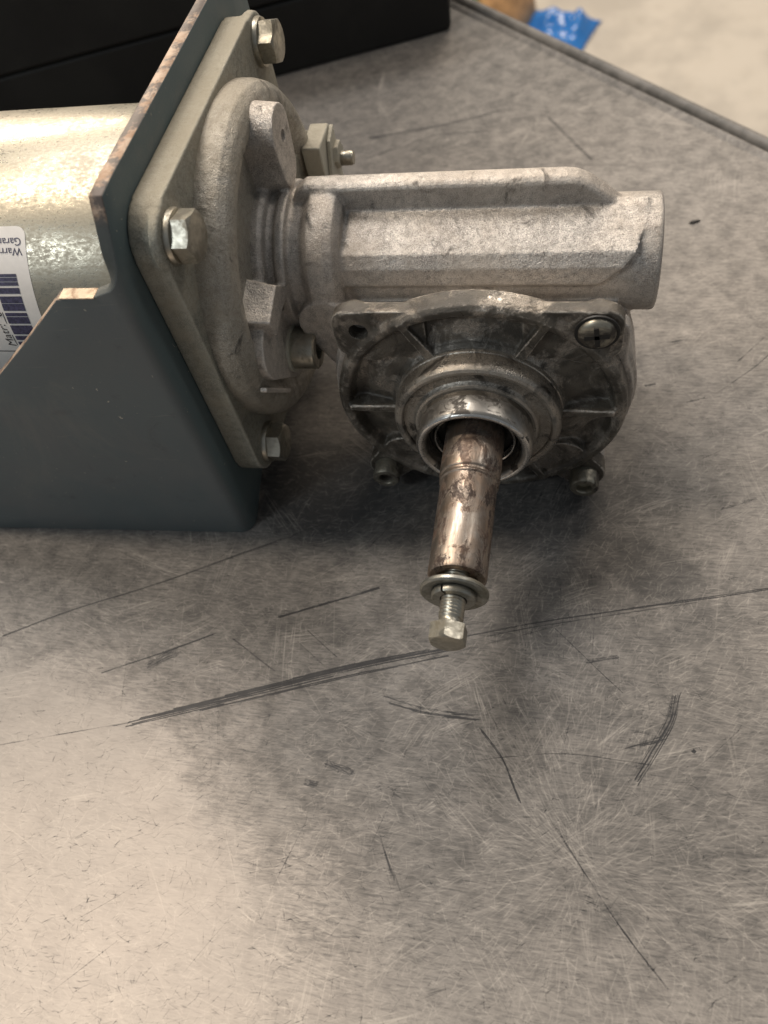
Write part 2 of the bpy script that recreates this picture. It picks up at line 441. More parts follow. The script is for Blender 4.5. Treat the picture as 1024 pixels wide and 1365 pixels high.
def mark(img, pts, width, weight, hairs=None, ragged=0.5):
    """one named mark: a bundle of parallel hairs following a polyline"""
    P = np.array(pts, float)
    seg = np.hypot(*np.diff(P, axis=0).T); cum = np.r_[0, np.cumsum(seg)]
    L = cum[-1]; k = hairs or max(1, int(width * PPM * 1.1))
    for h in range(k):
        o = (h + 0.5) / k - 0.5 if k > 1 else 0.0
        t0 = rng.uniform(0, 0.12) * ragged; t1 = 1 - rng.uniform(0, 0.12) * ragged
        t = np.arange(t0 * L, t1 * L, 0.25)
        if len(t) < 2: continue
        x = np.interp(t, cum, P[:, 0]); y = np.interp(t, cum, P[:, 1])
        if len(P) > 2:
            kk = max(3, int(len(t) * 0.22)) | 1
            pad = kk // 2
            x = np.convolve(np.pad(x, pad, 'reflect', reflect_type='odd'), np.ones(kk) / kk, 'valid')
            y = np.convolve(np.pad(y, pad, 'reflect', reflect_type='odd'), np.ones(kk) / kk, 'valid')
        tx = np.gradient(x); ty = np.gradient(y); ln = np.hypot(tx, ty) + 1e-9
        wob = np.cumsum(rng.normal(0, 0.012, len(t)))
        x2 = x - ty / ln * (o * width + wob); y2 = y + tx / ln * (o * width + wob)
        w = weight * (1 - ragged * 0.6 * rng.uniform(0, 1)) * np.clip(0.75 + 0.5 * np.interp(t, np.linspace(0, L, 12), rng.normal(0, 0.6, 12)), 0.1, 1.3) * 0.25 * PPM
        splat(img, x2, y2, w)

D = lambda pts, w=0.4, k=0.7, h=None, r=0.4: mark(dark, pts, w, k * 1.7, h, r)
D([(-230, -163), (-153, -141)], 0.7, 0.5, 2)
for k, (o, a0, a1, w_) in enumerate(((0.0, 0.0, 1.0, 1.5), (1.0, 0.04, 0.98, 1.5), (1.9, 0.14, 1.0, 1.3), (2.7, 0.30, 0.9, 0.9), (-1.6, 0.02, 0.62, 0.8), (-2.5, 0.0, 0.30, 0.8), (-3.4, 0.22, 0.95, 1.2), (-4.2, 0.34, 0.80, 0.7), (3.5, 0.5, 0.86, 0.8))):
    base_ = [(-157, -142), (-101, -122), (-51, -104), (-2, -89)]
    cum_ = np.array([0, 0.37, 0.69, 1.0]); bx_ = np.array([p[0] for p in base_]); by_ = np.array([p[1] for p in base_])
    tt = np.linspace(a0, a1, 8)
    D([(np.interp(t, cum_, bx_) - 0.33 * o * 0.74, np.interp(t, cum_, by_) + 0.94 * o * 0.74) for t in tt], 0.45, w_, 2, 0.15)
D([(-20, -97), (24, -80), (45, -72)], 1.2, 0.35, 3)
D([(-14, -87), (23, -75), (77, -61), (130, -48), (190, -32)], 0.4, 1.1, 2, 0.1)
D([(-8, -88), (23, -77), (77, -63), (100, -57)], 0.3, 0.8, 1, 0.2)
D([(-241, -106), (-209, -88), (-165, -69), (-121, -46), (-84, -27)], 0.9, 0.55, 3, 0.2)
D([(-180, -120), (-152, -107), (-125, -93)], 0.8, 0.6, 3)
D([(-96, -82), (-47, -61)], 1.1, 0.8, 4, 0.2)
D([(-156, -114), (-148, -108), (-141, -104)], 4.5, 0.55, 14, 0.9)
D([(-120, -107), (-106, -156)], 1.5, 0.25, 4)
D([(-116, -95), (-90, -110)], 0.8, 0.5, 2)
D([(-80, -87), (-62, -100)], 0.6, 0.45, 2)
D([(-84, -93), (-66, -106)], 0.6, 0.4, 2)
D([(-36, -119), (-20, -122), (7, -123)], 0.9, 0.7, 3, 0.5)
D([(-38, -116), (-20, -120), (5, -121)], 0.6, 0.6, 2, 0.5)
D([(7, -126), (18, -138), (27, -156)], 0.9, 0.7, 3)
D([(90, -100), (87, -114), (79, -129), (71, -143)], 4.2, 0.62, 13, 0.8)
D([(-11, -148), (12, -139), (43, -133), (76, -134)], 0.5, 0.6, 1, 0)
D([(37, -76), (54, -92), (67, -104)], 0.5, 0.65, 1, 0)
D([(51, -91), (66, -87)], 2.0, 0.5, 6, 0.8)
D([(-59, -149), (-44, -152)], 3.2, 0.6, 10, 1.0)
D([(-66, -158), (-59, -159)], 3.0, 0.7, 9, 0.9)
D([(-35, -155), (-21, -160)], 3.5, 0.35, 10, 1.0)
D([(35, -155), (52, -178), (66, -196), (85, -216)], 0.8, 0.55, 2)
D([(126, 91), (144, 113)], 0.7, 0.6, 2)
D([(99, 62), (110, 66)], 1.0, 0.5, 3)
D([(114, 68), (135, 88), (150, 106)], 0.7, 0.6, 2)
D([(112, -6), (130, 2)], 1.4, 0.5, 4)
D([(78, 73), (84, 75)], 1.4, 0.9, 4)
D([(-120, 316), (-59, 330), (-18, 346)], 4.0, 0.55, 11)
D([(-116, 292), (-66, 318), (-30, 318)], 3.0, 0.4, 8, 0.8)
D([(12, 334), (46, 277)], 3.0, 0.55, 8)
D([(95, -126), (96, -127)], 1.6, 0.9, 5, 0)
mark(light, [(52, -178), (118, -149)], 0.5, 0.6, 2, 0.2)
mark(light, [(35, -140), (60, -185)], 1.2, 0.4, 4, 0.6)
for k in range(26):     # scuffs across the dark band in front of the gearbox
    x, y = rng.uniform(20, 70), rng.uniform(-105, -50)
    D([(x, y), (x + rng.uniform(-3, 3), y + rng.uniform(6, 16))], 0.5, rng.uniform(0.2, 0.5), 1)
light = np.clip(light, 0, 1.5) / 1.5; dark = np.clip(dark, 0, 1.3) / 1.3

# broad rubbed-in dirt, with cast shade of hands, bracket and gearbox painted in
yy, xx = np.mgrid[0:TH, 0:TW].astype(np.float32)
xx = xx / PPM + X0; yy = yy / PPM + Y0
def blob(cx, cy, rx, ry, rot, soft):
    c, s = math.cos(rot), math.sin(rot)
    u_ = ((xx - cx) * c + (yy - cy) * s) / rx; v_ = (-(xx - cx) * s + (yy - cy) * c) / ry
    return np.clip((1.0 + soft - np.sqrt(u_ * u_ + v_ * v_)) / (2 * soft), 0, 1)
def poly_dist(pts):
    """signed distance to an open boundary line: positive on its right-hand side"""
    P = np.array(pts, float); best = np.full(xx.shape, 1e9, np.float32); side = np.ones_like(best)
    for (ax_, ay_), (bx_, by_) in zip(P[:-1], P[1:]):
        dx, dy = bx_ - ax_, by_ - ay_; L2 = dx * dx + dy * dy
        t_ = np.clip(((xx - ax_) * dx + (yy - ay_) * dy) / L2, 0, 1)
        d_ = np.hypot(xx - ax_ - t_ * dx, yy - ay_ - t_ * dy)
        s_ = np.sign((xx - ax_) * dy - (yy - ay_) * dx)
        m_ = d_ < best
        best = np.where(m_, d_, best); side = np.where(m_, s_, side)
    return best * side
# painted pool of light at the lower left; painted hand shadow starts along this line
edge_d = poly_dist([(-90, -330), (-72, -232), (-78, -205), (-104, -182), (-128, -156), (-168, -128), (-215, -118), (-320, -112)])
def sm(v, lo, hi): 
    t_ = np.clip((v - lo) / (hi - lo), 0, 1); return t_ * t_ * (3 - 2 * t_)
shaded = 0.75 * sm(edge_d, -18, 26) + 0.25 * sm(edge_d, -45, 60)  # tone step painted for the soft edge of the hand shadow
grime_shade = shaded * (0.52 - 0.42 * sm(-yy, 160, 265) - 0.20 * sm(xx + 0.25 * yy, 40, 150) * (1 - sm(yy, 250, 400)) + 0.06 * sm(yy, 200, 420))
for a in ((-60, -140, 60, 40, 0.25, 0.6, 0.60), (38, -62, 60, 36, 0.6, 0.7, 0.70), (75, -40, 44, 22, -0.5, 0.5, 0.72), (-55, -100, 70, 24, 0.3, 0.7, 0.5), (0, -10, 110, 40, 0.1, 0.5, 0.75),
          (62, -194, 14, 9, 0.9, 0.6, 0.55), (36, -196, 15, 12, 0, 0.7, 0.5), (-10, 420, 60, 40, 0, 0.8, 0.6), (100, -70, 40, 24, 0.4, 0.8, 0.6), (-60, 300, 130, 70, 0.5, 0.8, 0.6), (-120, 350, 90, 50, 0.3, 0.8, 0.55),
          (-200, -60, 80, 26, 0.4, 0.8, 0.5), (24, -138, 15, 44, 0.62, 0.9, 0.50), (-85, -5, 50, 42, 0, 0.5, 0.95), (-75, -28, 40, 12, 0.2, 0.5, 0.7), (82, -122, 8, 26, -0.3, 0.7, 0.5)):  # dirt blobs, some painting the shade under gearbox, shaft and bracket
    grime_shade = np.maximum(grime_shade, blob(*a[:6]) * a[6] * (0.15 + 0.85 * shaded))
def soft(img, k=2):
    for _ in range(k):
        img = 0.5 * img + 0.125 * (np.roll(img, 1, 0) + np.roll(img, -1, 0) + np.roll(img, 1, 1) + np.roll(img, -1, 1))
    return img
px = np.ones((TH, TW, 4), np.float32)
px[..., 0] = light; px[..., 1] = dark; px[..., 2] = grime_shade  # light scratches, dark scratches, dirt with painted shade
img = bpy.data.images.new('bench_wear_and_shade', TW, TH, alpha=False, float_buffer=False, is_data=True)
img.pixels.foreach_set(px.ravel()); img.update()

def bench_material():
    t = NT('worn_bench_sheet')
    mp = t.n.new('ShaderNodeVectorMath'); mp.operation = 'MULTIPLY_ADD'
    t.l.new(t.co, mp.inputs[0])
    mp.inputs[1].default_value = (1000 / (X1 - X0), 1000 / (Y1 - Y0), 0)
    mp.inputs[2].default_value = (-X0 / (X1 - X0), -Y0 / (Y1 - Y0), 0)
    im = t.n.new('ShaderNodeTexImage'); im.image = img; im.extension = 'MIRROR'; im.interpolation = 'Cubic'
    t.l.new(mp.outputs[0], im.inputs[0])
    sp = t.n.new('ShaderNodeSeparateColor'); t.l.new(im.outputs[0], sp.inputs[0])
    lt, dk, gr = sp.outputs
    n1 = t.noise(16, 6, 0.62, 0.4); n2 = t.noise(75, 6, 0.68, 0.3); n3 = t.noise(380, 4, 0.7)
    fib = t.noise(900, 2, 0.6, 0.0, t.mapping((0.12, 1, 1), (0, 0, 0.2)))
    fb2 = t.noise(760, 3, 0.65, 0.0, t.mapping((0.16, 1, 1), (0, 0, 1.25))); fb3 = t.noise(760, 3, 0.65, 0.0, t.mapping((0.16, 1, 1), (0, 0, -0.75)))
    n3 = t.math('ADD', t.math('MULTIPLY', n3, 0.25), t.math('MULTIPLY', t.math('MAXIMUM', t.math('MAXIMUM', fb2, fb3), fib), 0.75))
    base = t.mix(t.ramp(n1, 0.36, 0.64), (0.285, 0.258, 0.232), (0.262, 0.239, 0.216))
    mottle_amt = t.ramp(gr, 0.02, 0.34, 0.25, 1.0)
    base = t.mix(t.math('MULTIPLY', mottle_amt, t.ramp(n2, 0.44, 0.72, 0, 0.38)), base, (0.110, 0.101, 0.094))
    base = t.mix(t.math('MULTIPLY', mottle_amt, t.ramp(n3, 0.48, 0.68, 0, 0.40)), base, (0.070, 0.069, 0.068))
    base = t.mix(t.math('MULTIPLY', mottle_amt, t.ramp(fib, 0.45, 0.72, 0, 0.30)), base, (0.09, 0.083, 0.078))
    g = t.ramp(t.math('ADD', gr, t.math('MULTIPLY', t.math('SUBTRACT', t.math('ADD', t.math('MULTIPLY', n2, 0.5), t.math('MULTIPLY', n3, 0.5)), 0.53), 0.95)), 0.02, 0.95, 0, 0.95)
    base = t.mix(g, base, (0.038, 0.037, 0.037))  # dirt and painted shade darken the sheet together
    hair = t.math('MULTIPLY', lt, t.math('SUBTRACT', 1.0, t.math('MULTIPLY', g, 0.45)))
    col = t.mix(hair, base, (0.40, 0.365, 0.325))
    col = t.mix(t.ramp(dk, 0.03, 0.60, 0, 0.95), col, (0.018, 0.018, 0.020))
    rough = t.ramp(n2, 0.3, 0.7, 0.46, 0.62)
    h = t.math('SUBTRACT', t.math('ADD', t.math('MULTIPLY', n3, 0.5), t.math('MULTIPLY', fib, 0.4)), t.math('ADD', dk, t.math('MULTIPLY', lt, 0.3)))
    t.bump(h, 0.22, 0.0004)
    return t.set(col, rough, 0.0, 0.32)
M_bench = bench_material()
M_edge = plain('bench_edge_rubber', (0.095, 0.088, 0.080), 0.5, 0, 0.35, 60)

e_ = Vector((0.7071, -0.7071, 0)); nin = Vector((-0.7071, -0.7071, 0)); eo = Vector((34.0, 420.0, -TZ))
bench = thing('workbench', 'worn grey-brown scratched workbench top with a rounded raised edge', 'workbench', (0, 0, -TZ))
def on_edge(a, b, z): return tuple(eo + e_ * a + nin * b + Vector((0, 0, z)))
bm = bmesh.new()
A = [bm.verts.new(on_edge(a, b, 0)) for a, b in ((-900, 14.1), (900, 14.1), (900, 880), (-900, 880))]
B = [bm.verts.new(on_edge(a, b, -38)) for a, b in ((-900, 14.1), (900, 14.1), (900, 880), (-900, 880))]
bm.faces.new(A); bm.faces.new(B[::-1])
for i in range(4): bm.faces.new((A[i], B[i], B[(i + 1) % 4], A[(i + 1) % 4]))
obj('tabletop', bm, M_bench, bench, (0, 0, -TZ), angle=20)
def strip(prof, name, mat):
    bm = bmesh.new()
    R = [[bm.verts.new(on_edge(a, b, z)) for b, z in prof] for a in np.linspace(-900, 900, 3)]
    for P, Q in zip(R[:-1], R[1:]):
        for i in range(len(prof)):
            j = (i + 1) % len(prof); bm.faces.new((P[i], P[j], Q[j], Q[i]))
    bm.faces.new(R[0]); bm.faces.new(R[-1][::-1])
    obj(name, bm, mat, bench, (0, 0, -TZ), angle=50)
arc = [(0.5 + 5.2 * (1 - math.cos(a)), -3.0 + 7.0 * math.sin(a)) for a in np.linspace(0, PI, 11)]
strip([(0.5, -42)] + arc + [(13.9, -3.4), (13.9, -42)], 'edge_bead', M_edge)
strip([(14.0, -3.0), (14.2, 1.6), (15.2, 2.6), (16.8, 2.4), (18.6, 0.8), (20.2, 0.04), (20.2, -0.5), (14.0, -3.5)], 'edge_lip', M_bench)
for a, b in ((-840, 70), (840, 70), (-840, 820), (840, 820)):
    bm = bmesh.new(); q = on_edge(a, b, 0)
    box(bm, q[0] - 30, q[0] + 30, q[1] - 30, q[1] + 30, -TZ - 898, -TZ - 38)
    obj('leg', bm, M_edge, bench, (0, 0, -TZ), bevel=3)

# ------------------------------------------------------------------ floor
def floor_material():
    t = NT('pale_concrete')
    n1 = t.noise(3.2, 6, 0.65); n2 = t.noise(14, 5, 0.65)
    col = t.mix(t.ramp(n1, 0.40, 0.60), (0.54, 0.495, 0.43), (0.42, 0.385, 0.335))
    col = t.mix(t.ramp(n2, 0.5, 0.75, 0, 0.3), col, (0.40, 0.355, 0.29))
    w = t.xyz(t.mapping((1, 1, 1), (0, 0, 0.32)))[0]
    ln = t.ramp(t.math('ABSOLUTE', t.math('SUBTRACT', w, 0.92)), 0.0, 0.035, 0.35, 0)
    col = t.mix(ln, col, (0.64, 0.60, 0.53))
    return t.set(col, 0.42, 0)
bm = bmesh.new()
A = [bm.verts.new(v) for v in ((-9000, -9000, -TZ - 900), (9000, -9000, -TZ - 900), (9000, 9000, -TZ - 900), (-9000, 9000, -TZ - 900))]
bm.faces.new(A)
fl = obj('floor', bm, floor_material(), None, (0, 0, -TZ - 900), angle=0)
fl['kind'] = 'structure'; fl['label'] = 'pale beige concrete workshop floor beyond the bench'

# ------------------------------------------------------------------ gear motor
ROOT = thing('gear_motor', 'dusty grey worm gear motor on a dark teal bracket, bolt at its shaft end', 'gear motor', tuple(ROOT_MM))
CY, CZ = 57.0, 41.0           # motor / worm axis
GX = -2.0                     # output axis

# motor can
bm = bmesh.new()
lathe(bm, [(0, -345), (60, -345), (66, -342), (68, -336), (68, -131), (67, -127), (0, -127)], 'x', (0, CY, CZ), 128)
motor = obj('motor_body', bm, M_motor, ROOT, angle=40)

def on_can(x, arc_, r):
    a = arc_ / 68.0
    return Vector((x, CY + r * math.sin(a), CZ + r * math.cos(a)))
# sticker
bm = bmesh.new()
outl = rrect(-330, -187.6, -150, -46.6, 5)
nx, na = 30, 60
def inside(x, a):
    dx = max(-330 + 4 - x, x - (-187.6 - 4), 0); da = max(-150 + 4 - a, a - (-46.6 - 4), 0)
    k = math.hypot(dx, da)
    return (dx, da, k)
grid = []
for i in range(nx + 1):
    row = []
    for j in range(na + 1):
        x = -330 + (330 - 187.6) * (1 - (1 - i / nx) ** 2); a = -150 + (150 - 46.6) * (1 - (1 - j / na) ** 2)
        dx, da, k = inside(x, a)
        if dx > 0 and da > 0 and k > 4:
            cxn = min(max(x, -326), -191.6); can = min(max(a, -146), -50.6)
            x = cxn + (x - cxn) * 4 / k; a = can + (a - can) * 4 / k
        row.append(bm.verts.new(on_can(x, a, 68.14)))
    grid.append(row)
for i in range(nx):
    for j in range(na): bm.faces.new((grid[i][j], grid[i + 1][j], grid[i + 1][j + 1], grid[i][j + 1]))
sticker = obj('sticker', bm, M_label, ROOT)
sm = sticker.modifiers.new('thick', 'SOLIDIFY'); sm.thickness = 0.00012
def bars(lst, r=68.3):
    bm = bmesh.new()
    for x0, x1, a0, a1 in lst:
        k = 6
        va = [[bm.verts.new(on_can(x, a0 + (a1 - a0) * i / k, r)) for x in (x0, x1)] for i in range(k + 1)]
        for i in range(k): bm.faces.new((va[i][0], va[i][1], va[i + 1][1], va[i + 1][0]))
    return bm
bl = []
a = -65.8
for th, gap in ((1.3, .25), (1.6, .25), (1.5, .9), (2.5, 1.1), (3.0, .2), (3.2, .9), (1.6, .3), (3.2, .8), (4.5, .8), (2.2, .9), (5, 1), (2, .6), (4, .8), (3, 1)):
    bl.append((-205.0, -194.2, a - th, a)); a -= th + gap
obj('barcode', bars(bl), M_ink, sticker)
obj('ruled_line', bars([(-206.4, -206.0, -140, -74), (-240, -206, -102.5, -102)]), M_pen, sticker)
def lettering(text, size, x, arc_, ang, mat, name, shear=0.0):
    cu = bpy.data.curves.new('txt', 'FONT'); cu.body = text; cu.size = size; cu.shear = shear
    to = bpy.data.objects.new('txt', cu); C.objects.link(to)
    dg = bpy.context.evaluated_depsgraph_get()
    me = bpy.data.meshes.new_from_object(to.evaluated_get(dg)); bpy.data.objects.remove(to)
    bm = bmesh.new(); bm.from_mesh(me); bpy.data.meshes.remove(me)
    c, s = math.cos(ang), math.sin(ang)
    for v in bm.verts:
        lx, ly = v.co.x, v.co.y
        v.co = on_can(x + lx * c - ly * s, arc_ + lx * s + ly * c, 68.32)
    for f in bm.faces: f.normal_update()
    return obj(name, bm, mat, sticker)
lettering('Warranty', 4.6, -189.6, -55.3, PI, M_ink, 'lettering')
lettering('Garantie', 4.6, -189.6, -51.3, PI, M_ink, 'lettering')
lettering('Matr:', 5.4, -206.8, -99.5, PI / 2 + 0.05, M_pen, 'lettering', 0.2)
lettering('0', 5.4, -206.8, -84.5, PI / 2 + 0.05, M_pen, 'lettering', 0.2)

# bracket: one bent sheet, dark paint, bare rusty edges
def bracket():
    ro, XP, YF = 7.0, -121.2, -35.0          # outer bend radius, plate front face, flange front face
    path = []
    def seg(p, q, n):
        for i in range(n): path.append((p[0] + (q[0] - p[0]) * i / n, p[1] + (q[1] - p[1]) * i / n))
    k = 0.0436
    fy = lambda x: YF + (x + 127) * k
    seg((-300, fy(-300)), (-199.5, fy(-199.5)), 2); seg((-199.5, fy(-199.5)), (-149.5, fy(-149.5)), 2); seg((-149.5, fy(-149.5)), (XP - ro, YF), 3)
    for i in range(7):
        a_ = -PI / 2 + PI / 2 * i / 7
        path.append((XP - ro + ro * math.cos(a_), YF + ro + ro * math.sin(a_)))
    for y in (-28, -24.5, -20, -12, -4, 1, 15, 30, 60, 95, 112, 125, 131, 138, 146, 151.5, 155): path.append((XP, float(y)))
    yb = 162.0
    for i in range(1, 8):
        a_ = PI / 2 * i / 7
        path.append((XP - ro + ro * math.cos(a_), yb - ro + ro * math.sin(a_)))
    seg((XP - ro - 2, yb), (-149.5, yb), 3); path.append((-149.5, yb)); path.append((-199.5, yb)); path.append((-300, yb))
    def top(x, y):
        if x < XP - ro - 0.01 and (y < -30 or y > 158):
            return 98.5 if x > -149.6 else 97.5 - (-149.5 - x) * 0.81 if x > -200 else max(57 - (-199.5 - x) * 0.81, -20)
        if y < -20: return 99 + (y + 36) / 16 * 31.0 if y > -36 else 99
        if y < -12: return 130.5
        if y > 146: return 130.5 - (y - 146) * 1.9
        return 131.0
    def bot(x, y):
        if x < XP - 2.0 or y < -24.4 or y > 151.4: return -TZ + 0.1
        d_ = min(y + 24.5, 151.5 - y)
        return -TZ + min(d_ * 0.47, 20)
    bm = bmesh.new(); R = []
    nz = 7
    for x, y in path:
        t_, b_ = top(x, y), bot(x, y)
        R.append([bm.verts.new((x, y, b_ + (t_ - b_) * i / nz)) for i in range(nz + 1)])
    for P, Q in zip(R[:-1], R[1:]):
        for i in range(nz): bm.faces.new((P[i], Q[i], Q[i + 1], P[i + 1]))
    for v in bm.verts: v.co = (v.co - ROOT_MM) * S
    me = bpy.data.meshes.new('bracket'); bm.to_mesh(me); bm.free()
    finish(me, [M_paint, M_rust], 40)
    o = link('bracket', me, ROOT, None)
    s_ = o.modifiers.new('thick', 'SOLIDIFY'); s_.thickness = 0.0055; s_.offset = -1; s_.use_even_offset = True
    s_.material_offset_rim = 1
    b_ = o.modifiers.new('bevel', 'BEVEL'); b_.width = 0.0005; b_.segments = 2; b_.limit_method = 'ANGLE'; b_.angle_limit = math.radians(50)
    return o
bracket()
bm = bmesh.new()      # the bare, bright step on the bracket's cut corner
box(bm, -148.5, -134, -35.9, -30.2, 98.6, 99.1)
obj('bare_edge', bm, M_bare, ROOT, bevel=0.2)

# adapter casting: square flange + round bell
bm = bmesh.new()
prism(bm, rrect(-21, 135, -36, 119, 17), 'x', -121, -108.5)
prism(bm, stadium((112, 44), (126, 44), 15), 'x', -112, -99)                 # far-side ear
for (by, bz) in ((-10, 105), (124, 106), (-6, -22), (124, -22)):
    lathe(bm, [(0, -112), (13, -112), (12.5, -108.1), (0, -108.1)], 'x', (0, by, bz), 40)
cast('adapter_flange', bm, M_dusty, ROOT, 0.9, 4)
bm = bmesh.new()
lathe(bm, [(0, -110), (75.5, -110), (75.2, -104), (73.8, -99.5), (70.5, -96.4), (66.5, -95.0), (63, -95.2), (59, -97.5), (55, -100), (0, -100)], 'x', (0, CY, CZ), 128)
cast('bell_housing', bm, M_bell, ROOT, 0.85, 3)

# worm gear housing: collar rings, worm tube, fin, pad, drum
bm = bmesh.new()
c = (0, CY, CZ)
lathe(bm, [(0, -104), (37, -104), (37, -97.2), (35.5, -95.6), (31.4, -95.0), (30.8, -91.6), (33.6, -90.8), (33.6, -87.0), (29.8, -85.8), (29.2, -80.5), (31.5, -78.2), (34.2, -76), (34.6, -69), (33, -65), (28.5, -62.4), (0, -62.4)], 'x', c, 96)
prism(bm, stadium((66, 80), (66, 98), 12.5, 13.5), 'x', -108, -86, poly2=stadium((66, 83), (66, 97.5), 9.5, 11.5))          # upper ear
prism(bm, stadium((6, 34), (25, 11), 16, 13), 'x', -104, -91.5)                # lower ear
prism(bm, [(34, 44), (18, 62), (-4, 57), (0, 40), (14, 42)], 'x', -104, -87.5, poly2=[(31, 46), (17, 58), (-1, 53), (2, 43), (14, 45)])   # step beside the lower ear
prism(bm, [(-14, 24), (8, -1), (9.6, 0.6), (-12.4, 25.6)], 'x', -97, -93.6)
lathe(bm, [(0, -64), (24.5, -64), (24.5, 70.8), (23.7, 72), (0, 72)], 'x', (0, CY, 40), 96)
pa = [(60, 66), (54.5, 65.2), (35, 58.5), (31.3, 53), (30.3, 45.2), (38, 36), (60, 36)]
pb = [(60, 66), (54.5, 65.2), (35, 58.5), (31.3, 53), (30.3, 45.2), (38, 36), (60, 36)]
def slant(bm, poly, x0, xs):
    A = [bm.verts.new((x0, a_, b_)) for a_, b_ in poly]; B = [bm.verts.new((x, a_, b_)) for (a_, b_), x in zip(poly, xs)]
    bm.faces.new(A[::-1]); bm.faces.new(B)
    for i in range(len(poly)):
        j = (i + 1) % len(poly); bm.faces.new((A[i], A[j], B[j], B[i]))
slant(bm, pa, -64, [66, 66, 62, 57, 48, 40, 50])
fin = [(-86, 50), (-86.5, 66), (-84, 72.5), (-79, 76), (32, 76), (37, 75.2), (42, 72.6), (48, 68), (56, 61), (56, 50)]      # (x, z) outline
for q0, q1, dz in ((0, 10.5, 0), (0.4, 10.1, 0.7), (1.0, 9.5, 1.3), (1.8, 8.7, 1.8), (2.8, 7.7, 2.1)):
    prism(bm, [(x, z + (dz if z > 58 else 0)) for x, z in fin], 'y', q0, q1, (0, 55.3, 0))
prism(bm, [(9, 46), (14, 44), (24, 39), (31, 35), (57, 30), (100, 26), (100, 0), (10, 0)], 'x', -57, 56)      # web from tube down to drum
def drum(rad, ztop):
    pts = []
    for i in range(120):
        a_ = 2 * PI * i / 120
        pts.append((GX + rad * math.cos(a_), min(rad * math.sin(a_) * 0.935, ztop)))
    return pts
prism(bm, drum(64.8, 50), 'y', 9, 12.5)
prism(bm, drum(67.5, 46), 'y', 9, 16); prism(bm, drum(69, 38), 'y', 14, 40, (0, 0, 0), drum(68, 26)); prism(bm, drum(68, 26), 'y', 39, 92, (0, 0, 0), drum(60, 24))
prism(bm, rrect(GX - 62, GX + 63, -20, 45, 6), 'y', 8.5, 15)
prism(bm, stadium((-72, 30), (-60, 8), 13), 'y', 22, 90)                     # neck under the collar
for sx in (-1, 1):
    prism(bm, stadium((GX + sx * 40, -38), (GX + sx * 48, -48), 12, 11), 'y', 9, 40)
cuts = []
cb = bmesh.new(); lathe(cb, [(0, -110), (2.6, -110), (2.6, -80), (0, -80)], 'x', (0, 67, 95.5), 28); cuts.append(cb)
cast('gear_housing', bm, M_alu, ROOT, 0.7, 3, cuts)

# cover plate on the drum
bm = bmesh.new()
g = (GX, 0, 0)
lathe(bm, [(0, 2.4), (38, 2.4), (53, 6.6), (57.5, 6.0), (59.6, 0.6), (60.6, -0.2), (63.2, -0.2), (65, 1.6), (65.5, 10.5), (0, 10.5)], 'y', g, 128)
for v in bm.verts: v.co.z *= 0.935
for sx in (-1, 1):
    prism(bm, stadium((GX + sx * 45, 40), (GX + sx * 49.5, 46.5), 12, 9.5), 'y', 2.0, 10.5)
    prism(bm, rrect(min(GX + sx * 20, GX + sx * 60), max(GX + sx * 20, GX + sx * 60), 30, 56.0, 7), 'y', 2.6, 9.0)
    prism(bm, stadium((GX + sx * 38, -37), (GX + sx * 49, -48.5), 12, 10), 'y', 1.2, 10.5)
lathe(bm, [(0, 6), (40, 6), (39.5, 2.5), (38.0, 0.5), (36.5, 0.2), (0, 0)], 'y', g, 128)
lathe(bm, [(0, 0), (25.2, 0), (25.2, -21), (0, -21)], 'y', g, 96)
for k in range(6):
    a_ = PI / 3 * k; ca, sa = math.cos(a_), math.sin(a_)
    P = [(34, 2.4), (60, 1.7), (60, -1.7), (34, -2.4)]
    prism(bm, [(u_ * ca - v_ * sa, u_ * sa + v_ * ca) for u_, v_ in P], 'y', 7, -1.8 if k in (0, 3) else -0.6, g)
cuts = []
cb = bmesh.new(); lathe(cb, [(0, -3), (4.4, -3), (4.0, 8.6), (0, 8.6)], 'y', (GX - 48.6, 0, 45.5), 32); cuts.append(cb)
cb = bmesh.new(); lathe(cb, [(0, -40), (21.4, -40), (21.4, -6), (0, -6)], 'y', g, 72); cuts.append(cb)
cast('cover_plate', bm, M_cover, ROOT, 0.6, 2, cuts)

# stepped hub turned on the cover
bm = bmesh.new()
lathe(bm, [(25.0, 2), (38.2, 2), (37.9, -1.2), (37.5, -1.6), (37.4, -7.4), (37.2, -8.8), (36.4, -10.0), (35.2, -10.6), (33.9, -10.5), (33.2, -9.9), (32.9, -9.0), (31.6, -8.6), (28.6, -9.0), (28.0, -9.6), (27.4, -10.8), (26.4, -11.2), (25.0, -11.0)], 'y', g, 160, closed=True)
obj('bearing_hub', bm, M_hub, ROOT, angle=28)

# bearing ring, seal, shaft
bm = bmesh.new()
lathe(bm, [(25.4, -14), (25.6, -22.4), (25.0, -23.8), (23.8, -24.4), (22.4, -24.2), (21.3, -23.2), (20.9, -21.5), (20.9, -14)], 'y', g, 96, closed=True)
br = obj('bearing_ring', bm, M_dull, ROOT, angle=45)
bm = bmesh.new()
lathe(bm, [(24.9, -23.7), (24.5, -24.5), (23.6, -24.8), (22.7, -24.5), (22.2, -23.6)], 'y', g, 96, closed=True)
obj('ring_rim', bm, M_ring, br, angle=60)
bm = bmesh.new()
lathe(bm, [(21.3, -11), (21.2, -16), (18.8, -16.6), (18.2, -15), (17.8, -12.5), (15, -12), (13.6, -12.8), (13.3, -14.5), (13.2, -10.5), (21, -10)], 'y', g, 72, closed=True)
obj('shaft_seal', bm, M_seal, ROOT, angle=45)
bm = bmesh.new()
lathe(bm, [(18.2, -15.0), (18.0, -18.4), (17.6, -18.7), (17.2, -18.4), (17.1, -15)], 'y', g, 72, closed=True)
obj('seal_ring', bm, M_ring, ROOT, angle=45)
bm = bmesh.new()
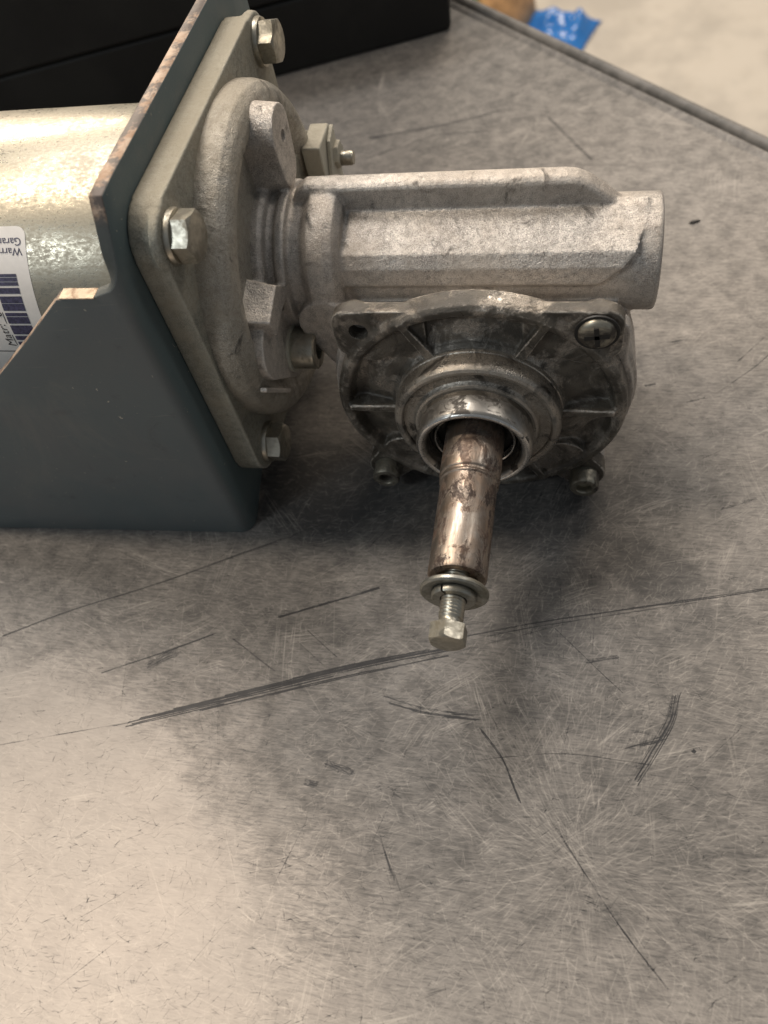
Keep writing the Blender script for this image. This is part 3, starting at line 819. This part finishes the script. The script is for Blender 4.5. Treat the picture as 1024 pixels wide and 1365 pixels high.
lathe(bm, [(0, -4), (13.1, -4), (13.1, -39.4), (12.8, -40.1), (12.3, -40.4), (12.2, -41.3), (12.5, -41.6), (12.75, -42.2), (12.7, -42.9), (12.1, -43.5), (12.05, -60), (11.95, -87.4), (11.5, -88.3), (10.8, -88.5), (8.4, -88.5), (8.0, -85.5), (0, -85.5)], 'y', g, 96)
obj('output_shaft', bm, M_shaft, ROOT, angle=40)

def hexhead(bm, af, h, axis, c, t0, sgn, rot=0.0, n=72):
    """hex head with the turned 30 degree chamfer, from t0 outwards"""
    f = frame(axis, c); a_ = af / 2
    rings = [[], [], []]
    for i in range(n):
        th = 2 * PI * i / n
        k = ((th + PI / 6) % (PI / 3)) - PI / 6
        r = a_ / math.cos(k)
        t1 = h - max(0.0, r - a_ * 0.97) * 0.62
        ca, sa = math.cos(th + rot), math.sin(th + rot)
        rings[0].append(bm.verts.new(f(r * ca, r * sa, t0)))
        rings[1].append(bm.verts.new(f(r * ca, r * sa, t0 + sgn * t1)))
        rings[2].append(bm.verts.new(f(a_ * 0.96 * ca, a_ * 0.96 * sa, t0 + sgn * h)))
    for A, B in ((rings[0], rings[1]), (rings[1], rings[2])):
        for i in range(n): bm.faces.new((A[i], A[(i + 1) % n], B[(i + 1) % n], B[i]))
    bm.faces.new(rings[2]); bm.faces.new(rings[0][::-1])

# four mounting bolts with washers (rotated differently)
for (by, bz, rot) in ((-9, 104.5, 0.30), (124, 106, 0.12), (-6, -22, 0.45), (124, -22, 0.2)):
    bm = bmesh.new()
    hexhead(bm, 17.0 if bz > 0 else 17.0, 7.0, 'x', (0, by, bz), -105.6, 1, rot)
    bo = obj('mounting_bolt', bm, M_bolt, ROOT, angle=28)
    bm = bmesh.new()
    rw = 10.4 if bz > 0 else 10.4
    lathe(bm, [(4, -108.2), (rw, -108.2), (rw + 0.1, -107.2), (rw - 0.4, -105.7), (4, -105.5)], 'x', (0, by, bz), 56, closed=True)
    obj('washer', bm, M_bolt, bo, angle=40)
# socket screw in the lower ear
bm = bmesh.new()
lathe(bm, [(0, -92), (9.4, -92), (9.6, -91), (9.6, -79.6), (8.8, -78.8), (5.2, -78.8), (4.9, -79.2), (4.9, -85.0), (0, -85.6)], 'x', (0, 22, 15), 48)
so_ = obj('socket_screw', bm, M_bolt, ROOT, angle=35)
bm = bmesh.new()
lathe(bm, [(4, -92), (11.2, -92), (11.2, -90.4), (4, -90.2)], 'x', (0, 22, 15), 48, closed=True)
obj('washer', bm, M_dusty, so_, angle=40)
# far-side clamp: block, plate and bolt end seen over the fin
bm = bmesh.new()
box(bm, -97, -87.4, 112, 134, 30, 60)
obj('side_block', bm, M_dusty, ROOT, bevel=0.8)
bm = bmesh.new()
prism(bm, [(110, 28), (134, 28), (134, 59), (124, 56)], 'x', -87.2, -85.2)
lathe(bm, [(0, -85.3), (7, -85.3), (6.6, -83), (0, -83)], 'x', (0, 130, 45), 6)
obj('side_plate', bm, M_dusty, ROOT, bevel=0.3)
bm = bmesh.new()
lathe(bm, [(0, -84), (3.6, -84), (3.6, -77.5), (3.0, -76.6), (0, -76.6)], 'x', (0, 130, 42.5), 24)
obj('side_bolt', bm, M_bolt, ROOT, angle=40)

# cover screws: cross head at upper right, two socket heads below
bm = bmesh.new()
SXc, SZc = GX + 49.3, 47.6
PLY = 1.6
lathe(bm, [(0, 1.5), (7.4, 1.5), (7.5, -0.6), (6.9, -1.7), (5, -2.5), (0, -2.9)], 'y', (SXc, 0, SZc), 48)
sc = obj('cross_screw', bm, M_screw, ROOT, angle=40)
bm = bmesh.new()
for a_ in (0.12, 0.12 + PI / 2):
    ca, sa = math.cos(a_), math.sin(a_)
    P = [(-4.9, 0.95), (4.9, 0.95), (4.9, -0.95), (-4.9, -0.95)]
    prism(bm, [(x * ca - z * sa, x * sa + z * ca) for x, z in P], 'y', -1.2, -2.98, (SXc, 0, SZc))
obj('cross_recess', bm, M_seal, sc)
bm = bmesh.new()
lathe(bm, [(7.5, 0.4), (8.9, 0.4), (8.8, -0.3), (7.6, -0.3)], 'y', (SXc, 0, SZc), 48, closed=True)
obj('recess_ring', bm, M_seal, sc)
for sx, zz in ((-1, -48.5), (1, -49.3)):
    bm = bmesh.new()
    cc = (GX + sx * 49.3, 0, zz)
    lathe(bm, [(0, 1), (7.0, 1), (7.0, -6.2), (6.3, -7.2), (4.0, -7.2), (3.7, -6.8), (3.6, -3.4), (0, -3.0)], 'y', cc, 48)
    obj('cover_screw', bm, M_screw, ROOT, angle=40)

# end bolt with plain washer and split spring washer
bm = bmesh.new()
wb = (GX - 0.4, -0.6, 0)
lathe(bm, [(5.4, -92.6), (13.2, -92.6), (13.8, -93.3), (13.7, -94.4), (12.9, -95.0), (10.0, -94.6), (9.4, -94.1), (5.4, -94.1)], 'y', wb, 72, closed=True)
pw = obj('plain_washer', bm, M_washer, ROOT, angle=40)
bm = bmesh.new()
lathe(bm, [(5.4, -94.3), (8.7, -94.4), (8.9, -95.0), (8.8, -96.6), (8.3, -97.2), (5.4, -97.1)], 'y', wb, 60, closed=True, a0=2.1, a1=2.1 + 2 * PI - 0.12)
obj('spring_washer', bm, M_washer, ROOT, angle=40)
bm = bmesh.new()
prof = [(0, -80)]
yq = -80.0
while yq > -104.0:
    prof += [(4.15, yq), (4.95, yq - 0.6), (4.95, yq - 0.9), (4.15, yq - 1.45)]; yq -= 1.5
prof += [(4.3, -105.6), (4.6, -107.2), (0, -106.6)]
lathe(bm, prof, 'y', (wb[0], 0, 0), 40)
for v in bm.verts:     # helical lead
    th = math.atan2(v.co.z - wb[2], v.co.x - wb[0])
    if -104 < v.co.y < -80.1: v.co.y += 1.5 * (th / (2 * PI))
for v in bm.verts: v.co.y -= 2.4
eb = obj('bolt_thread', bm, M_bolt, ROOT, angle=60)
bm = bmesh.new()
hexhead(bm, 13.2, 7.2, 'y', (wb[0] - 0.3, -2.6, 0), -106.6, -1, 0.08)
obj('bolt_head', bm, M_bolt, ROOT, angle=28)

# ------------------------------------------------------------------ background things
def box_material():
    t = NT('black_plastic')
    n = t.noise(9, 4, 0.6); f_ = t.noise(300, 3)
    t.bump(f_, 0.15, 0.0005)
    return t.set(t.mix(t.ramp(n, 0.4, 0.6), (0.013, 0.012, 0.011), (0.019, 0.018, 0.016)), 0.62, 0, 0.3)
M_black = box_material()
bx = thing('black_case', 'black plastic case standing at the back of the bench behind the motor', 'case', (-140, 440, -TZ))
d1 = Vector((138, 54, 0)).normalized(); d2 = Vector((-d1.y, d1.x, 0)); bo_ = Vector((-70, 466, -TZ))
def bpt(a_, b_, z): return tuple(bo_ + d1 * a_ + d2 * b_ + Vector((0, 0, z)))
def slab(bm, a0, a1, b0, b1, z0, z1, inset=0.0):
    lo = [bm.verts.new(bpt(a_, b_, z0)) for a_, b_ in rrect(a0 + inset, a1 - inset, b0 + inset, b1 - inset, 9)]
    hi = [bm.verts.new(bpt(a_, b_, z1)) for a_, b_ in rrect(a0, a1, b0, b1, 9)]
    bm.faces.new(lo[::-1]); bm.faces.new(hi)
    for i in range(len(lo)): bm.faces.new((lo[i], lo[(i + 1) % len(lo)], hi[(i + 1) % len(hi)], hi[i]))
bm = bmesh.new(); slab(bm, -560, 0, 0, 92, 0.4, 54.7, 1.5)
obj('case_body', bm, M_black, bx, (-140, 440, -TZ), bevel=2.0)
bm = bmesh.new(); slab(bm, -560.6, 0.6, -0.6, 92.6, 55.4, 150)
obj('case_lid', bm, M_black, bx, (-140, 440, -TZ), bevel=3.0)
for a_ in (-420,):
    bm = bmesh.new(); slab(bm, a_ - 22, a_ + 22, -6, 12, 40, 74)
    obj('latch', bm, M_black, bx, (-140, 440, -TZ), bevel=2.0)

FZ = -TZ - 900
def crumple(name, label, cat, cx_, cy_, pts, col, rough, h, seed, mat=None):
    """a loose sheet with folds: outline (mm), folded relief, real thickness"""
    r_ = random.Random(seed)
    bm = bmesh.new(); nn = 34
    xs = [p[0] for p in pts]; ys = [p[1] for p in pts]
    # bilinear patch over four corners, so the sheet keeps its own outline
    V = []
    for i in range(nn + 1):
        row = []
        for j in range(nn + 1):
            s_, t_ = i / nn, j / nn
            x = (1 - s_) * (1 - t_) * pts[0][0] + s_ * (1 - t_) * pts[1][0] + s_ * t_ * pts[2][0] + (1 - s_) * t_ * pts[3][0]
            y = (1 - s_) * (1 - t_) * pts[0][1] + s_ * (1 - t_) * pts[1][1] + s_ * t_ * pts[2][1] + (1 - s_) * t_ * pts[3][1]
            from mathutils import noise as nz_
            z = h * (0.5 + 0.5 * nz_.noise((x * 0.02 + seed, y * 0.016, 1))) + h * 0.35 * abs(nz_.noise((x * 0.03, y * 0.022 + seed, 4)))
            e_f = min(s_, 1 - s_, t_, 1 - t_) * 6
            row.append(bm.verts.new((cx_ + x + 8 * nz_.noise((y * 0.03, seed, 2)), cy_ + y, FZ + 3 + z * min(1, e_f))))
        V.append(row)
    for i in range(nn):
        for j in range(nn): bm.faces.new((V[i][j], V[i + 1][j], V[i + 1][j + 1], V[i][j + 1]))
    o = obj(name, bm, mat or plain(name + '_plastic', col, rough), None, (cx_, cy_, FZ), angle=0)
    sm_ = o.modifiers.new('thick', 'SOLIDIFY'); sm_.thickness = 0.0015
    o['label'] = label; o['category'] = cat
    return o
crumple('blue_bag', 'crumpled glossy blue plastic bag lying on the concrete floor', 'plastic bag', 0, 2150,
        [(-215, 20), (-10, -150), (75, 120), (-170, 170)], (0.03, 0.17, 0.50), 0.16, 60, 3)
# tan sack on the floor
bm = bmesh.new()
from mathutils import noise as mnoise
lathe(bm, [(0, 0), (56, 2), (74, 12), (83, 42), (85, 90), (78, 140), (62, 175), (40, 196), (26, 214), (30, 232), (0, 234)], 'z', (-190, 2268, FZ), 48)
for v in bm.verts:
    k = mnoise.noise((v.co.x * 0.02, v.co.y * 0.02, v.co.z * 0.02))
    v.co.x += k * 10; v.co.y += k * 8
sk = obj('tan_sack', bm, plain('tan_sack_paper', (0.58, 0.33, 0.15), 0.6, 0, 0.2, 30), None, (-190, 2268, FZ), angle=80)
sk['label'] = 'rounded orange tan sack on the floor beside the blue bag'; sk['category'] = 'sack'
bm = bmesh.new()
prism(bm, rrect(-460, -285, 2262, 2400, 20), 'z', FZ, FZ + 170, poly2=rrect(-470, -275, 2252, 2410, 24))
gb = obj('green_bin', bm, plain('green_plastic', (0.05, 0.42, 0.06), 0.45, 0, 0.1, 30), None, (-400, 2400, FZ), bevel=4)
gb['label'] = 'bright green plastic bin on the floor, only a sliver showing past the black case'; gb['category'] = 'bin'

# small dark flake on the bench, right of the gear motor
bm = bmesh.new()
P = [(-3.6, -1.2), (-1.2, -1.9), (1.4, -0.9), (4.0, 1.0), (3.4, 2.0), (0.6, 1.3), (-2.2, 0.6)]
prism(bm, [(x, y) for x, y in P], 'z', -TZ + 0.05, -TZ + 1.3, (109, 210, 0), poly2=[(x * 0.7 + 0.3, y * 0.6) for x, y in P])
for v in bm.verts: v.co.z += 0.0
ch = obj('dark_flake', bm, plain('dark_flake_rubber', (0.02, 0.018, 0.016), 0.6), None, (109, 210, -TZ), bevel=0.2)
ch['label'] = 'small dark flake lying on the bench right of the gearbox'; ch['category'] = 'flake'
